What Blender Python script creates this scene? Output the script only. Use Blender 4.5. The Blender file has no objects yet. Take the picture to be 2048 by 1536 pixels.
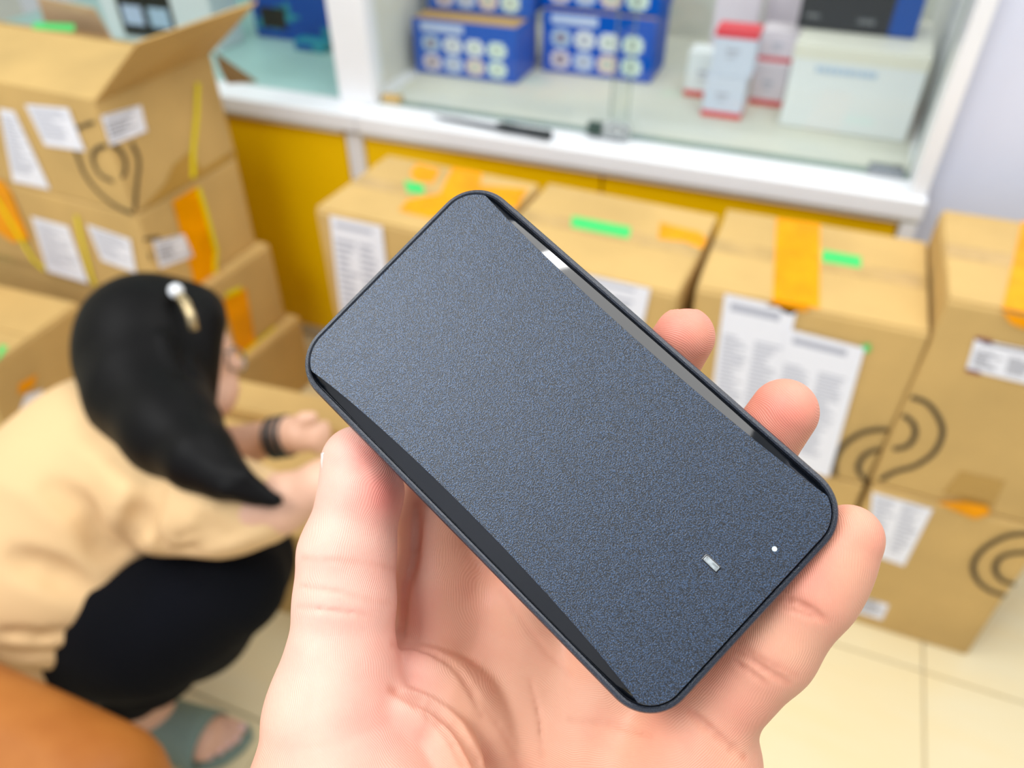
import bpy, bmesh, math, random
import numpy as np
from mathutils import Vector, Matrix
S = bpy.context.scene
COL = S.collection
rnd = random.Random(5)

# ------------------------------------------------------------------ camera
F, TH, PS, RO, H = 1530.0, math.radians(40.0), math.radians(22.0), math.radians(-0.5), 1.5
c_, s_ = math.cos, math.sin
FW = Vector((-s_(PS)*c_(TH), c_(PS)*c_(TH), -s_(TH)))
R0 = Vector((c_(PS), s_(PS), 0)); U0 = R0.cross(FW)
RT = c_(RO)*R0 + s_(RO)*U0
UP = -s_(RO)*R0 + c_(RO)*U0
CP = Vector((0, 0, H))
CM = Matrix(((RT.x, UP.x, -FW.x, 0), (RT.y, UP.y, -FW.y, 0), (RT.z, UP.z, -FW.z, H), (0, 0, 0, 1)))
cam = bpy.data.cameras.new('camera'); co = bpy.data.objects.new('camera', cam); COL.objects.link(co)
co.matrix_world = CM
cam.sensor_width = 36; cam.lens = 36*F/2048; cam.clip_start = 0.01; cam.clip_end = 60
cam.dof.use_dof = True; cam.dof.focus_distance = 0.178
cam.dof.aperture_fstop = 10.0
S.camera = co

def ray(px, py): return FW + RT*((px-1024)/F) - UP*((py-768)/F)
def at_z(px, py, z): d = ray(px, py); return CP + d*((z-H)/d.z)
def at_y(px, py, y): d = ray(px, py); return CP + d*(y/d.y)
def at_d(px, py, d): return CP + ray(px, py)*d
def cl(px, py, d): return np.array([(px-1024)/F*d, -(py-768)/F*d, -d])     # camera-local metres

# ------------------------------------------------------------------ world, lights, exposure
w = bpy.data.worlds.new('world'); S.world = w; w.use_nodes = True
bg = w.node_tree.nodes['Background']; bg.inputs[0].default_value = (0.90, 0.95, 1.0, 1); bg.inputs[1].default_value = 0.53
S.view_settings.view_transform = 'Standard'; S.view_settings.look = 'None'
S.view_settings.exposure = 0.0; S.view_settings.gamma = 1.0; S.view_settings.use_curve_mapping = False
def area(name, loc, target, sx, sy, power, col=(1, 1, 1)):
    l = bpy.data.lights.new(name, 'AREA'); l.shape = 'RECTANGLE'; l.size = sx; l.size_y = sy; l.energy = power; l.color = col
    o = bpy.data.objects.new(name, l); COL.objects.link(o); o.location = loc
    o.rotation_euler = (Vector(target)-Vector(loc)).to_track_quat('-Z', 'Y').to_euler(); return o
area('overhead_light', (-.95, -.78, 2.9), (-.95, -.75, 0), 1.2, .9, 44, (.95, .98, 1))
area('overhead_light', (0.55, 0.85, 2.9), (0.5, 0.8, 0), 2.2, 1.2, 40, (1, .99, .97))
area('overhead_light', (0.38, 1.08, 2.88), (0.38, 1.08, 0), .16, .16, 2.2, (1, .99, .97))  # small added lamp, gives the bright spot on the device's glossy edge
area('overhead_light', (-1.9, 0.15, 2.9), (-1.9, 0.3, 0), 1.2, 0.7, 24, (1, .99, .97))
area('showcase_fill_light', (-0.42, 2.1, 2.06), (-0.42, 2.1, 0), 1.2, .5, 3.4, (1, .98, .93))  # this lamp and the next are added to brighten the showcase interiors
area('showcase_fill_light', (-1.75, 2.05, 2.06), (-1.75, 2.05, 0), 1.2, .4, 2.4, (.9, 1, 1))

# ------------------------------------------------------------------ materials
def lin(c):
    o = []
    for v in c[:3]:
        v = v/255.0
        o.append(v/12.92 if v <= .04045 else ((v+.055)/1.055)**2.4)
    return (*o, 1)
class N:
    def __init__(s, name):
        s.m = bpy.data.materials.new(name); s.m.use_nodes = True; s.t = s.m.node_tree
        s.b = s.t.nodes['Principled BSDF']
    def n(s, typ, **kw):
        x = s.t.nodes.new(typ)
        for k, v in kw.items():
            if k in x.inputs: x.inputs[k].default_value = v
            else: setattr(x, k, v)
        return x
    def l(s, a, b): s.t.links.new(a, b)
def mat(name, rgb, rough=.5, metal=0, var=0.0, vscale=6, rgb2=None, bump=0, bscale=200, spec=.5, coat=0, sss=0):
    q = N(name); b = q.b
    b.inputs['Base Color'].default_value = lin(rgb); b.inputs['Roughness'].default_value = rough; b.inputs['Metallic'].default_value = metal
    b.inputs['Specular IOR Level'].default_value = spec; b.inputs['Coat Weight'].default_value = coat
    tc = q.n('ShaderNodeTexCoord')
    if var or rgb2:
        no = q.n('ShaderNodeTexNoise', Scale=vscale, Detail=5.0); q.l(tc.outputs['Object'], no.inputs['Vector'])
        mx = q.n('ShaderNodeMix', data_type='RGBA')
        r2 = rgb2 or tuple(max(0, v*(1-var)) for v in rgb)
        mx.inputs[6].default_value = lin(rgb); mx.inputs[7].default_value = lin(r2)
        cr = q.n('ShaderNodeMapRange'); cr.inputs[1].default_value = .35; cr.inputs[2].default_value = .65
        q.l(no.outputs['Fac'], cr.inputs[0]); q.l(cr.outputs[0], mx.inputs[0]); q.l(mx.outputs[2], b.inputs['Base Color'])
    if bump:
        nb = q.n('ShaderNodeTexNoise', Scale=bscale, Detail=3.0); q.l(tc.outputs['Object'], nb.inputs['Vector'])
        bp = q.n('ShaderNodeBump', Strength=bump, Distance=.001); q.l(nb.outputs['Fac'], bp.inputs['Height']); q.l(bp.outputs[0], b.inputs['Normal'])
    if sss:
        b.inputs['Subsurface Weight'].default_value = sss
    return q.m
M = {}
M['card'] = mat('cardboard', (208, 173, 110), .75, var=.07, vscale=5, bump=.15, bscale=60, spec=.2)
M['dcard'] = mat('shaded_cardboard_inner', (120, 92, 50), .8)  # inner cardboard with the shade of the flap's underside in its colour
M['card2'] = mat('cardboard_inner', (190, 152, 96), .8, var=.08, vscale=5)
M['cardp'] = mat('pinkish_cardboard', (222, 190, 150), .75, var=.08)
M['tape_o'] = mat('orange_tape', (250, 163, 0), .3, var=.10, vscale=18, bump=.5, bscale=40, spec=.15)
M['tape_c'] = mat('clear_tape', (186, 146, 74), .22, var=.05, coat=.2)
M['tape_t'] = mat('transparent_tape', (200, 165, 104), .22, spec=.4, var=.08, vscale=20)
M['tape_g'] = mat('green_sticker', (60, 205, 105), .5)
M['strap'] = mat('yellow_strap', (232, 214, 0), .4, spec=.2)
M['paper'] = mat('label_paper', (236, 238, 248), .6)
M['ink'] = mat('label_ink', (176, 180, 196), .6)
M['inkd'] = mat('dark_label_ink', (120, 122, 135), .6)
M['inkr'] = mat('maroon_ink', (140, 50, 80), .6)
M['mark'] = mat('black_print', (62, 50, 30), .7)
M['white'] = mat('white_laminate', (238, 240, 243), .3, var=.02)
M['cream'] = mat('cream_laminate', (228, 228, 216), .4, var=.03)
M['lav'] = mat('lavender_white_wall', (224, 229, 246), .6, var=.03, vscale=2)
M['yellow'] = mat('yellow_laminate', (255, 206, 0), .4, var=.02, vscale=3, spec=.2)
M['inside'] = mat('showcase_lining', (210, 210, 196), .5, var=.06, vscale=4, rgb2=(196, 200, 192))
M['teal'] = mat('pale_teal_lining', (172, 210, 206), .4, var=.06)
M['blue'] = mat('blue_carton', (0, 86, 190), .5, spec=.1)
M['bluel'] = mat('blue_white_print', (190, 205, 235), .5)
M['navy'] = mat('dark_blue_carton', (0, 74, 160), .5, spec=.1)
M['black'] = mat('black_carton', (20, 26, 30), .5, spec=.25)
M['grey'] = mat('grey_print', (120, 124, 128), .5)
M['red'] = mat('red_print', (222, 38, 60), .45)
M['wcart'] = mat('white_carton', (226, 232, 236), .5)
M['wcart2'] = mat('blue_white_carton', (206, 216, 236), .5)
M['pblue'] = mat('pale_blue_print', (176, 200, 226), .5)
M['lilac'] = mat('lilac_white_carton', (222, 212, 222), .5)
M['knife'] = mat('black_plastic', (20, 30, 32), .35)
M['steel'] = mat('steel', (150, 155, 160), .25, metal=1)
M['dgreen'] = mat('dark_green_plastic', (40, 64, 56), .4)
M['clearp'] = mat('clear_plastic', (196, 204, 204), .1, var=.3, vscale=120)
M['leather'] = mat('tan_leather', (172, 106, 44), .5, var=.12, vscale=9, bump=.25, bscale=300, rgb2=(156, 90, 32), spec=.3)
M['shirt'] = mat('tan_cotton', (222, 186, 136), .9, var=.03, vscale=3, bump=.4, bscale=14)
M['pants'] = mat('navy_black_cloth', (7, 9, 16), .95, var=.3, spec=.15)
M['skinw'] = mat('skin', (226, 178, 150), .5, var=.06, sss=0)
M['hair'] = mat('black_hair', (5, 4, 4), .55, bump=.5, bscale=60, spec=.15)
M['clip'] = mat('hair_band', (190, 170, 130), .25, metal=.7)
M['slip'] = mat('grey_green_rubber', (118, 138, 128), .6)
M['nailp'] = mat('toe_nail', (226, 190, 190), .3)
M['grout'] = mat('grout', (190, 178, 148), .9)

def tile_mat():
    q = N('beige_tile'); b = q.b; b.inputs['Roughness'].default_value = .22
    tc = q.n('ShaderNodeTexCoord'); mp = q.n('ShaderNodeMapping'); mp.inputs['Scale'].default_value = (3, 14, 1); mp.inputs['Rotation'].default_value = (0, 0, 1.35)
    no = q.n('ShaderNodeTexNoise', Scale=1.2, Detail=4.0); q.l(tc.outputs['Object'], mp.inputs[0]); q.l(mp.outputs[0], no.inputs['Vector'])
    mx = q.n('ShaderNodeMix', data_type='RGBA'); mx.inputs[6].default_value = lin((236, 214, 162)); mx.inputs[7].default_value = lin((232, 222, 188))
    q.l(no.outputs['Fac'], mx.inputs[0]); q.l(mx.outputs[2], b.inputs['Base Color']); return q.m
M['tile'] = tile_mat()

def glass_mat():
    q = N('sheet_glass'); t = q.t
    tr = q.n('ShaderNodeBsdfTransparent'); tr.inputs[0].default_value = (.97, .985, .975, 1)
    gl = q.n('ShaderNodeBsdfGlossy'); gl.inputs['Roughness'].default_value = .02
    fr = q.n('ShaderNodeLayerWeight', Blend=.5); pw = q.n('ShaderNodeMath', operation='POWER'); q.l(fr.outputs['Facing'], pw.inputs[0]); pw.inputs[1].default_value = 5.0
    ma = q.n('ShaderNodeMath', operation='MULTIPLY_ADD'); q.l(pw.outputs[0], ma.inputs[0]); ma.inputs[1].default_value = .9; ma.inputs[2].default_value = .035
    mx = q.n('ShaderNodeMixShader')
    q.l(ma.outputs[0], mx.inputs[0]); q.l(tr.outputs[0], mx.inputs[1]); q.l(gl.outputs[0], mx.inputs[2])
    q.l(mx.outputs[0], t.nodes['Material Output'].inputs[0]); return q.m
M['glass'] = glass_mat()

# ------------------------------------------------------------------ object helpers
def link(name, me, m=None, parent=None):
    o = bpy.data.objects.new(name, me); COL.objects.link(o)
    if m is not None and me is not None: me.materials.append(M[m] if isinstance(m, str) else m)
    if parent is not None: o.parent = parent
    return o
def tag(o, label=None, cat=None, group=None, kind=None):
    if label: o['label'] = label
    if cat: o['category'] = cat
    if group: o['group'] = group
    if kind: o['kind'] = kind
    return o
def thing(name, label, cat, loc=(0, 0, 0), rz=0, group=None):
    o = link(name, None); o.location = loc; o.rotation_euler = (0, 0, rz); o.empty_display_size = .05
    return tag(o, label, cat, group)
def finish(bm, name, m, parent, smooth=False):
    me = bpy.data.meshes.new(name); bmesh.ops.recalc_face_normals(bm, faces=bm.faces); bm.to_mesh(me); bm.free()
    if smooth:
        for p in me.polygons: p.use_smooth = True
    return link(name, me, m, parent)
def add_box(bm, a, b, bev=0, seg=2, mtx=None):
    c = [(a[i]+b[i])/2 for i in range(3)]; s = [abs(b[i]-a[i]) for i in range(3)]
    g = bmesh.ops.create_cube(bm, size=1, matrix=Matrix.Translation(c) @ Matrix.Diagonal((*s, 1)))
    vs = g['verts']
    if bev:
        es = list({e for v in vs for e in v.link_edges})
        r = bmesh.ops.bevel(bm, geom=es, offset=bev, segments=seg, affect='EDGES', profile=.5)
        vs = [v for v in r['verts']]+[v for v in vs if v.is_valid]
        vs = list(set(vs))
    if mtx is not None: bmesh.ops.transform(bm, matrix=mtx, verts=vs)
    return vs
def box(name, a, b, m, parent=None, bev=0, seg=2, smooth=False):
    bm = bmesh.new(); add_box(bm, a, b, bev, seg); return finish(bm, name, m, parent, smooth)
def boxes(name, lst, m, parent=None):
    bm = bmesh.new()
    for a, b in lst: add_box(bm, a, b)
    return finish(bm, name, m, parent)
def slab(name, pts, nrm, th, m, parent=None):
    """polygon pts (3d) given thickness th along nrm"""
    bm = bmesh.new(); nrm = Vector(nrm).normalized()
    lo = [bm.verts.new(Vector(p)) for p in pts]; hi = [bm.verts.new(Vector(p)+nrm*th) for p in pts]
    bm.faces.new(lo); bm.faces.new(hi[::-1]); n = len(pts)
    for i in range(n): bm.faces.new((lo[i], hi[i], hi[(i+1) % n], lo[(i+1) % n]))
    return finish(bm, name, m, parent)
def tube(name, pts, r, m, parent=None, seg=10, rad=None, closed=False):
    bm = bmesh.new(); pts = [Vector(p) for p in pts]; rings = []; n = len(pts)
    pt = None
    for i, p in enumerate(pts):
        t = ((pts[(i+1) % n] if closed or i < n-1 else p)-(pts[i-1] if closed or i > 0 else p)).normalized()
        if pt is None: a = t.orthogonal().normalized()
        else: a = (a - t*a.dot(t)).normalized()
        pt = t; b = t.cross(a); rr = rad[i] if rad else r
        rings.append([bm.verts.new(p+(a*math.cos(k*2*math.pi/seg)+b*math.sin(k*2*math.pi/seg))*rr) for k in range(seg)])
    for i in range(n if closed else n-1):
        A, B = rings[i], rings[(i+1) % n]
        for k in range(seg): bm.faces.new((A[k], A[(k+1) % seg], B[(k+1) % seg], B[k]))
    if not closed: bm.faces.new(rings[0][::-1]); bm.faces.new(rings[-1])
    return finish(bm, name, m, parent, True)

# signed-distance bodies -> one continuous quad mesh (naive surface nets)
def surface_nets(f, org, h):
    nx, ny, nz = f.shape
    ins = f < 0
    cnt = np.zeros((nx-1, ny-1, nz-1), np.int8)
    for dx in (0, 1):
        for dy in (0, 1):
            for dz in (0, 1): cnt += ins[dx:nx-1+dx, dy:ny-1+dy, dz:nz-1+dz]
    act = (cnt > 0) & (cnt < 8)
    I = np.argwhere(act); idx = np.full(act.shape, -1, np.int64); idx[act] = np.arange(len(I))
    acc = np.zeros((len(I), 3)); num = np.zeros(len(I))
    off = [(i, j, k) for i in (0, 1) for j in (0, 1) for k in (0, 1)]
    for a in off:
        for ax in range(3):
            if a[ax]: continue
            b = list(a); b[ax] = 1
            A = I+np.array(a); B = I+np.array(b)
            fa = f[A[:, 0], A[:, 1], A[:, 2]]; fb = f[B[:, 0], B[:, 1], B[:, 2]]
            s = (fa < 0) != (fb < 0); t = np.zeros(len(I)); t[s] = fa[s]/(fa[s]-fb[s])
            P = np.tile(np.array(a, float), (len(I), 1)); P[:, ax] += t
            acc[s] += P[s]; num[s] += 1
    V = (I+acc/num[:, None])*h+org
    Q = []
    for ax in range(3):
        u, v = (ax+1) % 3, (ax+2) % 3
        sl0 = [slice(None)]*3; sl1 = [slice(None)]*3; sl0[ax] = slice(0, -1); sl1[ax] = slice(1, None)
        e = ins[tuple(sl0)] != ins[tuple(sl1)]
        E = np.argwhere(e); E = E[(E[:, u] > 0) & (E[:, v] > 0) & (E[:, u] < f.shape[u]-1) & (E[:, v] < f.shape[v]-1)]
        flip = ins[E[:, 0], E[:, 1], E[:, 2]]
        def g(du, dv):
            c = E.copy(); c[:, u] -= du; c[:, v] -= dv; return idx[c[:, 0], c[:, 1], c[:, 2]]
        q = np.stack([g(1, 1), g(0, 1), g(0, 0), g(1, 0)], 1)
        q[~flip] = q[~flip][:, ::-1]; Q.append(q)
    return V, np.concatenate(Q)
def smin(a, b, k):
    hh = np.maximum(k-np.abs(a-b), 0)/k; return np.minimum(a, b)-hh*hh*k*.25
class Sdf:
    def __init__(s, lo, hi, h):
        s.h = h; s.lo = np.array(lo, float); n = np.ceil((np.array(hi)-s.lo)/h).astype(int)+1
        s.f = np.full(n, 1.0, np.float32); s.ax = [s.lo[i]+h*np.arange(n[i]) for i in range(3)]
    def blk(s, mn, mx, pad):
        sl = []
        for i in range(3):
            a = int(max(0, math.floor((mn[i]-pad-s.lo[i])/s.h))); b = int(min(s.f.shape[i], math.ceil((mx[i]+pad-s.lo[i])/s.h)+1))
            if b-a < 2: return None, None
            sl.append(slice(a, b))
        g = np.meshgrid(*[s.ax[i][sl[i]] for i in range(3)], indexing='ij', sparse=True)
        return tuple(sl), g
    def put(s, sl, d, k, sub):
        if sub: s.f[sl] = -smin(-s.f[sl], d, k)
        else: s.f[sl] = smin(s.f[sl], d, k)
    def cone(s, a, b, ra, rb, k=.002, sub=False):
        a = np.array(a, float); b = np.array(b, float); R = max(ra, rb)
        sl, g = s.blk(np.minimum(a, b)-R, np.maximum(a, b)+R, k*1.5+3*s.h)
        if sl is None: return
        d = b-a; L = max(d@d, 1e-12)
        t = ((g[0]-a[0])*d[0]+(g[1]-a[1])*d[1]+(g[2]-a[2])*d[2])/L; t = np.clip(t, 0, 1)
        q = np.sqrt((g[0]-a[0]-t*d[0])**2+(g[1]-a[1]-t*d[1])**2+(g[2]-a[2]-t*d[2])**2)-(ra+(rb-ra)*t)
        s.put(sl, q if not sub else -(-q), k, sub)
    def chain(s, pts, k=.002, sub=False):
        for (a, ra), (b, rb) in zip(pts, pts[1:]): s.cone(a, b, ra, rb, k, sub)
    def ell(s, c, r, k=.002, rot=None, sub=False):
        c = np.array(c, float); r = np.array(r, float); R = r.max()
        sl, g = s.blk(c-R, c+R, k*1.5+3*s.h)
        if sl is None: return
        x, y, z = g[0]-c[0], g[1]-c[1], g[2]-c[2]
        if rot is not None:
            m = np.array(rot); x, y, z = (m[0][0]*x+m[1][0]*y+m[2][0]*z, m[0][1]*x+m[1][1]*y+m[2][1]*z, m[0][2]*x+m[1][2]*y+m[2][2]*z)
        k0 = np.sqrt((x/r[0])**2+(y/r[1])**2+(z/r[2])**2)+1e-9
        k1 = np.sqrt((x/r[0]**2)**2+(y/r[1]**2)**2+(z/r[2]**2)**2)+1e-9
        s.put(sl, k0*(k0-1)/k1, k, sub)
    def mesh(s, name, m, parent=None, mtx=None, smooth_it=1):
        V, Q = surface_nets(s.f, s.lo, s.h)
        me = bpy.data.meshes.new(name)
        me.vertices.add(len(V)); me.vertices.foreach_set('co', V.astype(np.float32).ravel())
        me.loops.add(len(Q)*4); me.loops.foreach_set('vertex_index', Q.astype(np.int32).ravel())
        me.polygons.add(len(Q)); me.polygons.foreach_set('loop_start', np.arange(0, len(Q)*4, 4, dtype=np.int32))
        me.polygons.foreach_set('use_smooth', np.ones(len(Q), bool))
        me.update(); me.validate()
        if smooth_it:
            bm = bmesh.new(); bm.from_mesh(me)
            for _ in range(smooth_it): bmesh.ops.smooth_vert(bm, verts=bm.verts, factor=.5, use_axis_x=True, use_axis_y=True, use_axis_z=True)
            bm.to_mesh(me); bm.free()
        o = link(name, me, m, parent)
        if mtx is not None: o.matrix_world = mtx
        return o

# ================================================================== SETTING
def struct(o): o['kind'] = 'structure'; return o
fl = struct(link('floor', None))
struct(box('floor_bed', (-4, -2.2, -.03), (3, 2.8, -.006), 'grout', fl))
TW, TD = .40, .60
gx, gy = .482, 1.098
k = 0
tile_me = None
for i in range(-7, 4):
    for j in range(-4, 1):
        x0, y0 = gx+i*TW, gy+j*TD
        if x0 < -2.6 or x0 > 1.4: continue
        if tile_me is None:
            t = box('tile', (0, 0, -.008), (TW-.004, TD-.004, 0), 'tile', fl, .0008, 1); tile_me = t.data
        else:
            t = bpy.data.objects.new('tile', tile_me); COL.objects.link(t); t.parent = fl
        t.location = (x0+.002, y0+.002, 0)
box('tile', (gx-7*TW, gy+TD, -.008), (.25, 1.7, 0), 'tile', fl)
WB = 1.68
struct(box('wall_back', (.247, WB, 0), (2.6, WB+.1, 2.7), 'lav'))
struct(box('wall_left', (-3.6, -2.0, 0), (-3.5, 2.7, 2.7), 'cream'))
struct(box('wall_rear', (-3.5, -2.1, 0), (2.6, -2.0, 2.7), 'lav'))

# ================================================================== SHOWCASE
LZ0, LZ1, LY = .738, .793, 1.60
XR, XP0, XP1, XL = .245, -1.118, -1.062, -2.6
cb = thing('display_cabinet', 'long white and yellow shop display cabinet behind the cartons', 'cabinet', (0, 0, 0))
boxes('base_frame', [((XL, LY+.05, 0), (XR, 2.6, .06)), ((XR-.03, LY+.005, 0), (XR, 2.6, LZ0)), ((XL, 2.55, 0), (XR, 2.6, 2.1))], 'white', cb)
for a, b in ((-1.062, -.43), (-.425, .212)):
    box('cupboard_door', (a, LY+.03, .06), (b, LY+.05, LZ0), 'yellow', cb, .002, 1)
for a, b in ((-2.6, -1.9), (-1.895, -1.120)):
    box('cupboard_door', (a, LY+.03, .06), (b, LY+.05, LZ0), 'yellow', cb, .002, 1)
box('ledge', (XP1, LY, LZ0+.012), (XR+.004, 2.6, LZ1), 'white', cb, .004)
box('ledge_molding', (XP1, LY+.012, LZ0-.004), (XR+.002, LY+.04, LZ0+.012), 'cream', cb, .003)
box('ledge', (XL, LY, LZ0+.012), (XP1-.002, 2.6, LZ1), 'white', cb, .004)
box('ledge_molding', (XL, LY+.012, LZ0-.004), (XP0, LY+.04, LZ0+.012), 'cream', cb, .003)
box('post', (XP0+.006, LY+.022, 0), (XP1-.002, LY+.06, LZ0), 'white', cb, .003)
box('post', (XP0-.03, LY+.075, LZ1), (XP1+.014, LY+.135, 2.1), 'white', cb, .003)
box('post', (XR-.032, LY+.02, LZ1), (XR, LY+.135, 2.1), 'white', cb, .003)
box('side_panel', (XR-.012, LY+.135, LZ1), (XR, 2.55, 2.1), 'white', cb)
box('divider_panel', (-1.12, LY+.135, LZ1), (-1.10, 2.55, 2.1), 'cream', cb)
box('back_lining', (-1.10, 2.53, LZ1), (XR-.012, 2.55, 2.1), 'inside', cb)
box('floor_lining', (-1.05, LY+.115, LZ1), (XR-.03, 2.53, LZ1+.002), 'inside', cb)
box('back_lining', (XL, 2.50, LZ1), (-1.12, 2.52, 2.1), 'teal', cb)
box('floor_lining', (XL, LY+.10, LZ1), (-1.12, 2.50, LZ1+.003), 'teal', cb)
GY = LY+.105
g1 = box('glass_pane', (-1.05, GY, LZ1+.004), (-.40, GY+.005, 2.08), 'glass', cb)
g2 = box('glass_pane', (-.44, GY+.010, LZ1+.004), (XR-.033, GY+.015, 2.08), 'glass', cb)
box('glass_pane', (XL, LY+.085, LZ1+.004), (XP0-.03, LY+.09, 2.08), 'glass', cb)
M['gedge'] = mat('green_glass_edge', (120, 140, 130), .2)
box('glass_track', (-1.05, GY-.006, LZ1), (XR-.032, GY+.019, LZ1+.004), 'gedge', cb)
box('pane_edge', (XR-.0345, GY+.008, LZ1+.004), (XR-.032, GY+.017, 2.08), 'gedge', cb)
box('pane_edge', (-.4425, GY+.009, LZ1+.004), (-.441, GY+.016, 2.08), 'gedge', cb)
box('pane_edge', (-.4, GY-.001, LZ1+.004), (-.3985, GY+.006, 2.08), 'gedge', cb)
box('glass_clamp', (.13, GY-.01, LZ1+.001), (.20, GY+.02, LZ1+.018), 'steel', cb, .003)
box('glass_clamp', (-1.04, GY-.004, LZ1+.001), (-.99, GY+.022, LZ1+.02), 'card', cb, .003)
lk = thing('glass_lock', 'small clear and dark green lock clipped to the sliding glass edge', 'lock', (-.43, GY-.02, LZ1+.0045))
box('body', (-.018, -.012, 0), (.045, .012, .035), 'clearp', lk, .004)
box('grip', (-.055, -.010, 0.002), (-.019, .010, .03), 'dgreen', lk, .003)
tube('wire_loop', [(.02+.02*math.cos(a), -.013, .022+.017*math.sin(a)) for a in np.linspace(0, 6.28, 14)[:-1]], .0018, 'steel', lk, 6, closed=True)

# knife on the ledge
ka, kb = at_z(865, 232, LZ1+.006), at_z(1103, 275, LZ1+.006)
ang = math.atan2(kb.y-ka.y, kb.x-ka.x); L = (kb-ka).length
M['blade'] = mat('dark_blade', (34, 38, 42), .5, spec=.2)
kn = thing('knife', 'thin black handled knife lying on the white cabinet ledge', 'knife', (ka.x, ka.y, LZ1+.002), ang)
slab('blade', [(0, .002, .004), (.03, -.006, .004), (.19, -.010, .004), (.19, .008, .004), (.06, .007, .004)], (0, 0, 1), .0022, 'blade', kn)
bm = bmesh.new(); pr = [(0.18, .010, .008), (.2, .015, .011), (.24, .012, .010), (.29, .013, .011), (L-.006, .016, .012), (L, .011, .009)]
rg = []
for x, a, b in pr: rg.append([bm.verts.new((x, -.002+a*math.cos(t), .010+b*math.sin(t)*.9)) for t in np.linspace(0, 2*math.pi, 13)[:-1]])
for A, B in zip(rg, rg[1:]):
    for i in range(12): bm.faces.new((A[i], A[(i+1) % 12], B[(i+1) % 12], B[i]))
bm.faces.new(rg[0][::-1]); bm.faces.new(rg[-1]); finish(bm, 'handle', 'knife', kn, True)

# ------------------------------------------------------------------ goods in the showcase
SH = LZ1+.003
def blue_carton(x0, x1, y, z0, h, label, second_text=False):
    w = x1-x0; t = thing('retail_carton', label, 'carton', (x0, y, z0), 0, 'blue picture cartons behind the glass')
    box('body', (0, 0, 0), (w, .16, h), 'blue', t, .002, 1)
    box('lid', (.003, .006, h), (w-.003, .155, h+.002), 'card2', t)
    boxes('title_strip', [((w*.08, -.0008, h*.80), (w*.50, 0, h*.95))], 'bluel', t)
    cols = ['grey', 'wcart', 'wcart2', 'tp']
    for r_ in range(2):
        for q in range(4):
            cx = w*(.175+.215*q); cz = h*(.58-.35*r_)
            bm = bmesh.new(); add_box(bm, (cx-w*.088, -.0010, cz-h*.145), (cx+w*.088, 0, cz+h*.145), .0)
            bmesh.ops.bevel(bm, geom=[e for e in bm.edges if abs(e.verts[0].co.y-e.verts[1].co.y) > .0005], offset=w*.03, segments=3, affect='EDGES')
            o = finish(bm, 'product_picture', ['pblue', 'wcart', 'wcart', 'tp'][q] if r_ == 0 else ['lilac', 'bluel', 'pe', 'tp'][q], t)
            bm = bmesh.new(); add_box(bm, (cx-w*.03, -.0016, cz-h*.07), (cx+w*.03, -.001, cz+h*.07)); add_box(bm, (cx-w*.05, -.0015, cz-h*.02), (cx+w*.045, -.001, cz+h*.03))
            finish(bm, 'printed_item', ['pk', 'ink', 'tp2', 'tp2'][q], o)
M['tp'] = mat('pale_green_print', (216, 236, 226), .5); M['tp2'] = mat('grey_green_print', (186, 200, 190), .5)
M['pe'] = mat('peach_print', (228, 206, 196), .5); M['pk'] = mat('dusk_print', (130, 110, 130), .5)
blue_carton(-1.065, -.766, 1.943, SH, .140, 'blue picture carton at lower left of the showcase, beside the post')
blue_carton(-.741, -.432, 2.075, SH, .158, 'blue picture carton standing right of the glass middle, lower row')
blue_carton(-1.06, -.762, 2.03, SH+.143, .15, 'blue picture carton stacked on top of the lower left one')
blue_carton(-.755, -.43, 2.09, SH+.161, .15, 'blue picture carton stacked on the lower right one, above a white strip')

def red_carton(x0, x1, y, z0, h, label, body='wcart2', band='top', d=.07, rz=0):
    w = x1-x0; t = thing('small_carton', label, 'carton', (x0, y, z0), rz, 'small red and white cartons')
    box('body', (0, 0, 0), (w, d, h), body, t, .001, 1)
    zb = (h*.84, h+.0006) if band == 'top' else (.0002, h*.14)
    box('red_band', (-.0006, -.0006, zb[0]), (w+.0006, d+.0006, zb[1]), 'red', t)
    boxes('print', [((w*.3, -.0008, h*.52), (w*.62, 0, h*.60)), ((w*.34, -.0008, h*.40), (w*.55, 0, h*.45))], 'ink', t)
zz = SH
red_carton(-.262, -.168, 1.90, SH, .098, 'small white carton with red base band, lowest of the front pair', band='bottom')
red_carton(-.256, -.160, 1.90, SH+.099, .10, 'small white carton with red top band, standing on its twin', band='top')
red_carton(-.33, -.24, 2.02, SH, .11, 'white carton with red band half hidden left of the front pair', 'wcart', 'bottom')
red_carton(-.165, -.085, 2.02, SH, .10, 'lilac carton with red base right of the front pair', 'lilac', 'bottom')
red_carton(-.165, -.075, 2.04, SH+.101, .07, 'flat lilac carton with red print on the lilac one', 'lilac', 'bottom')
red_carton(-.30, -.19, 2.14, SH+.0, .23, 'tall pinkish white carton behind the front pair', 'lilac', 'bottom')
red_carton(-.185, -.05, 2.225, SH+.0, .22, 'large pale lilac carton behind the red banded cartons', 'lilac', 'bottom')
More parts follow.
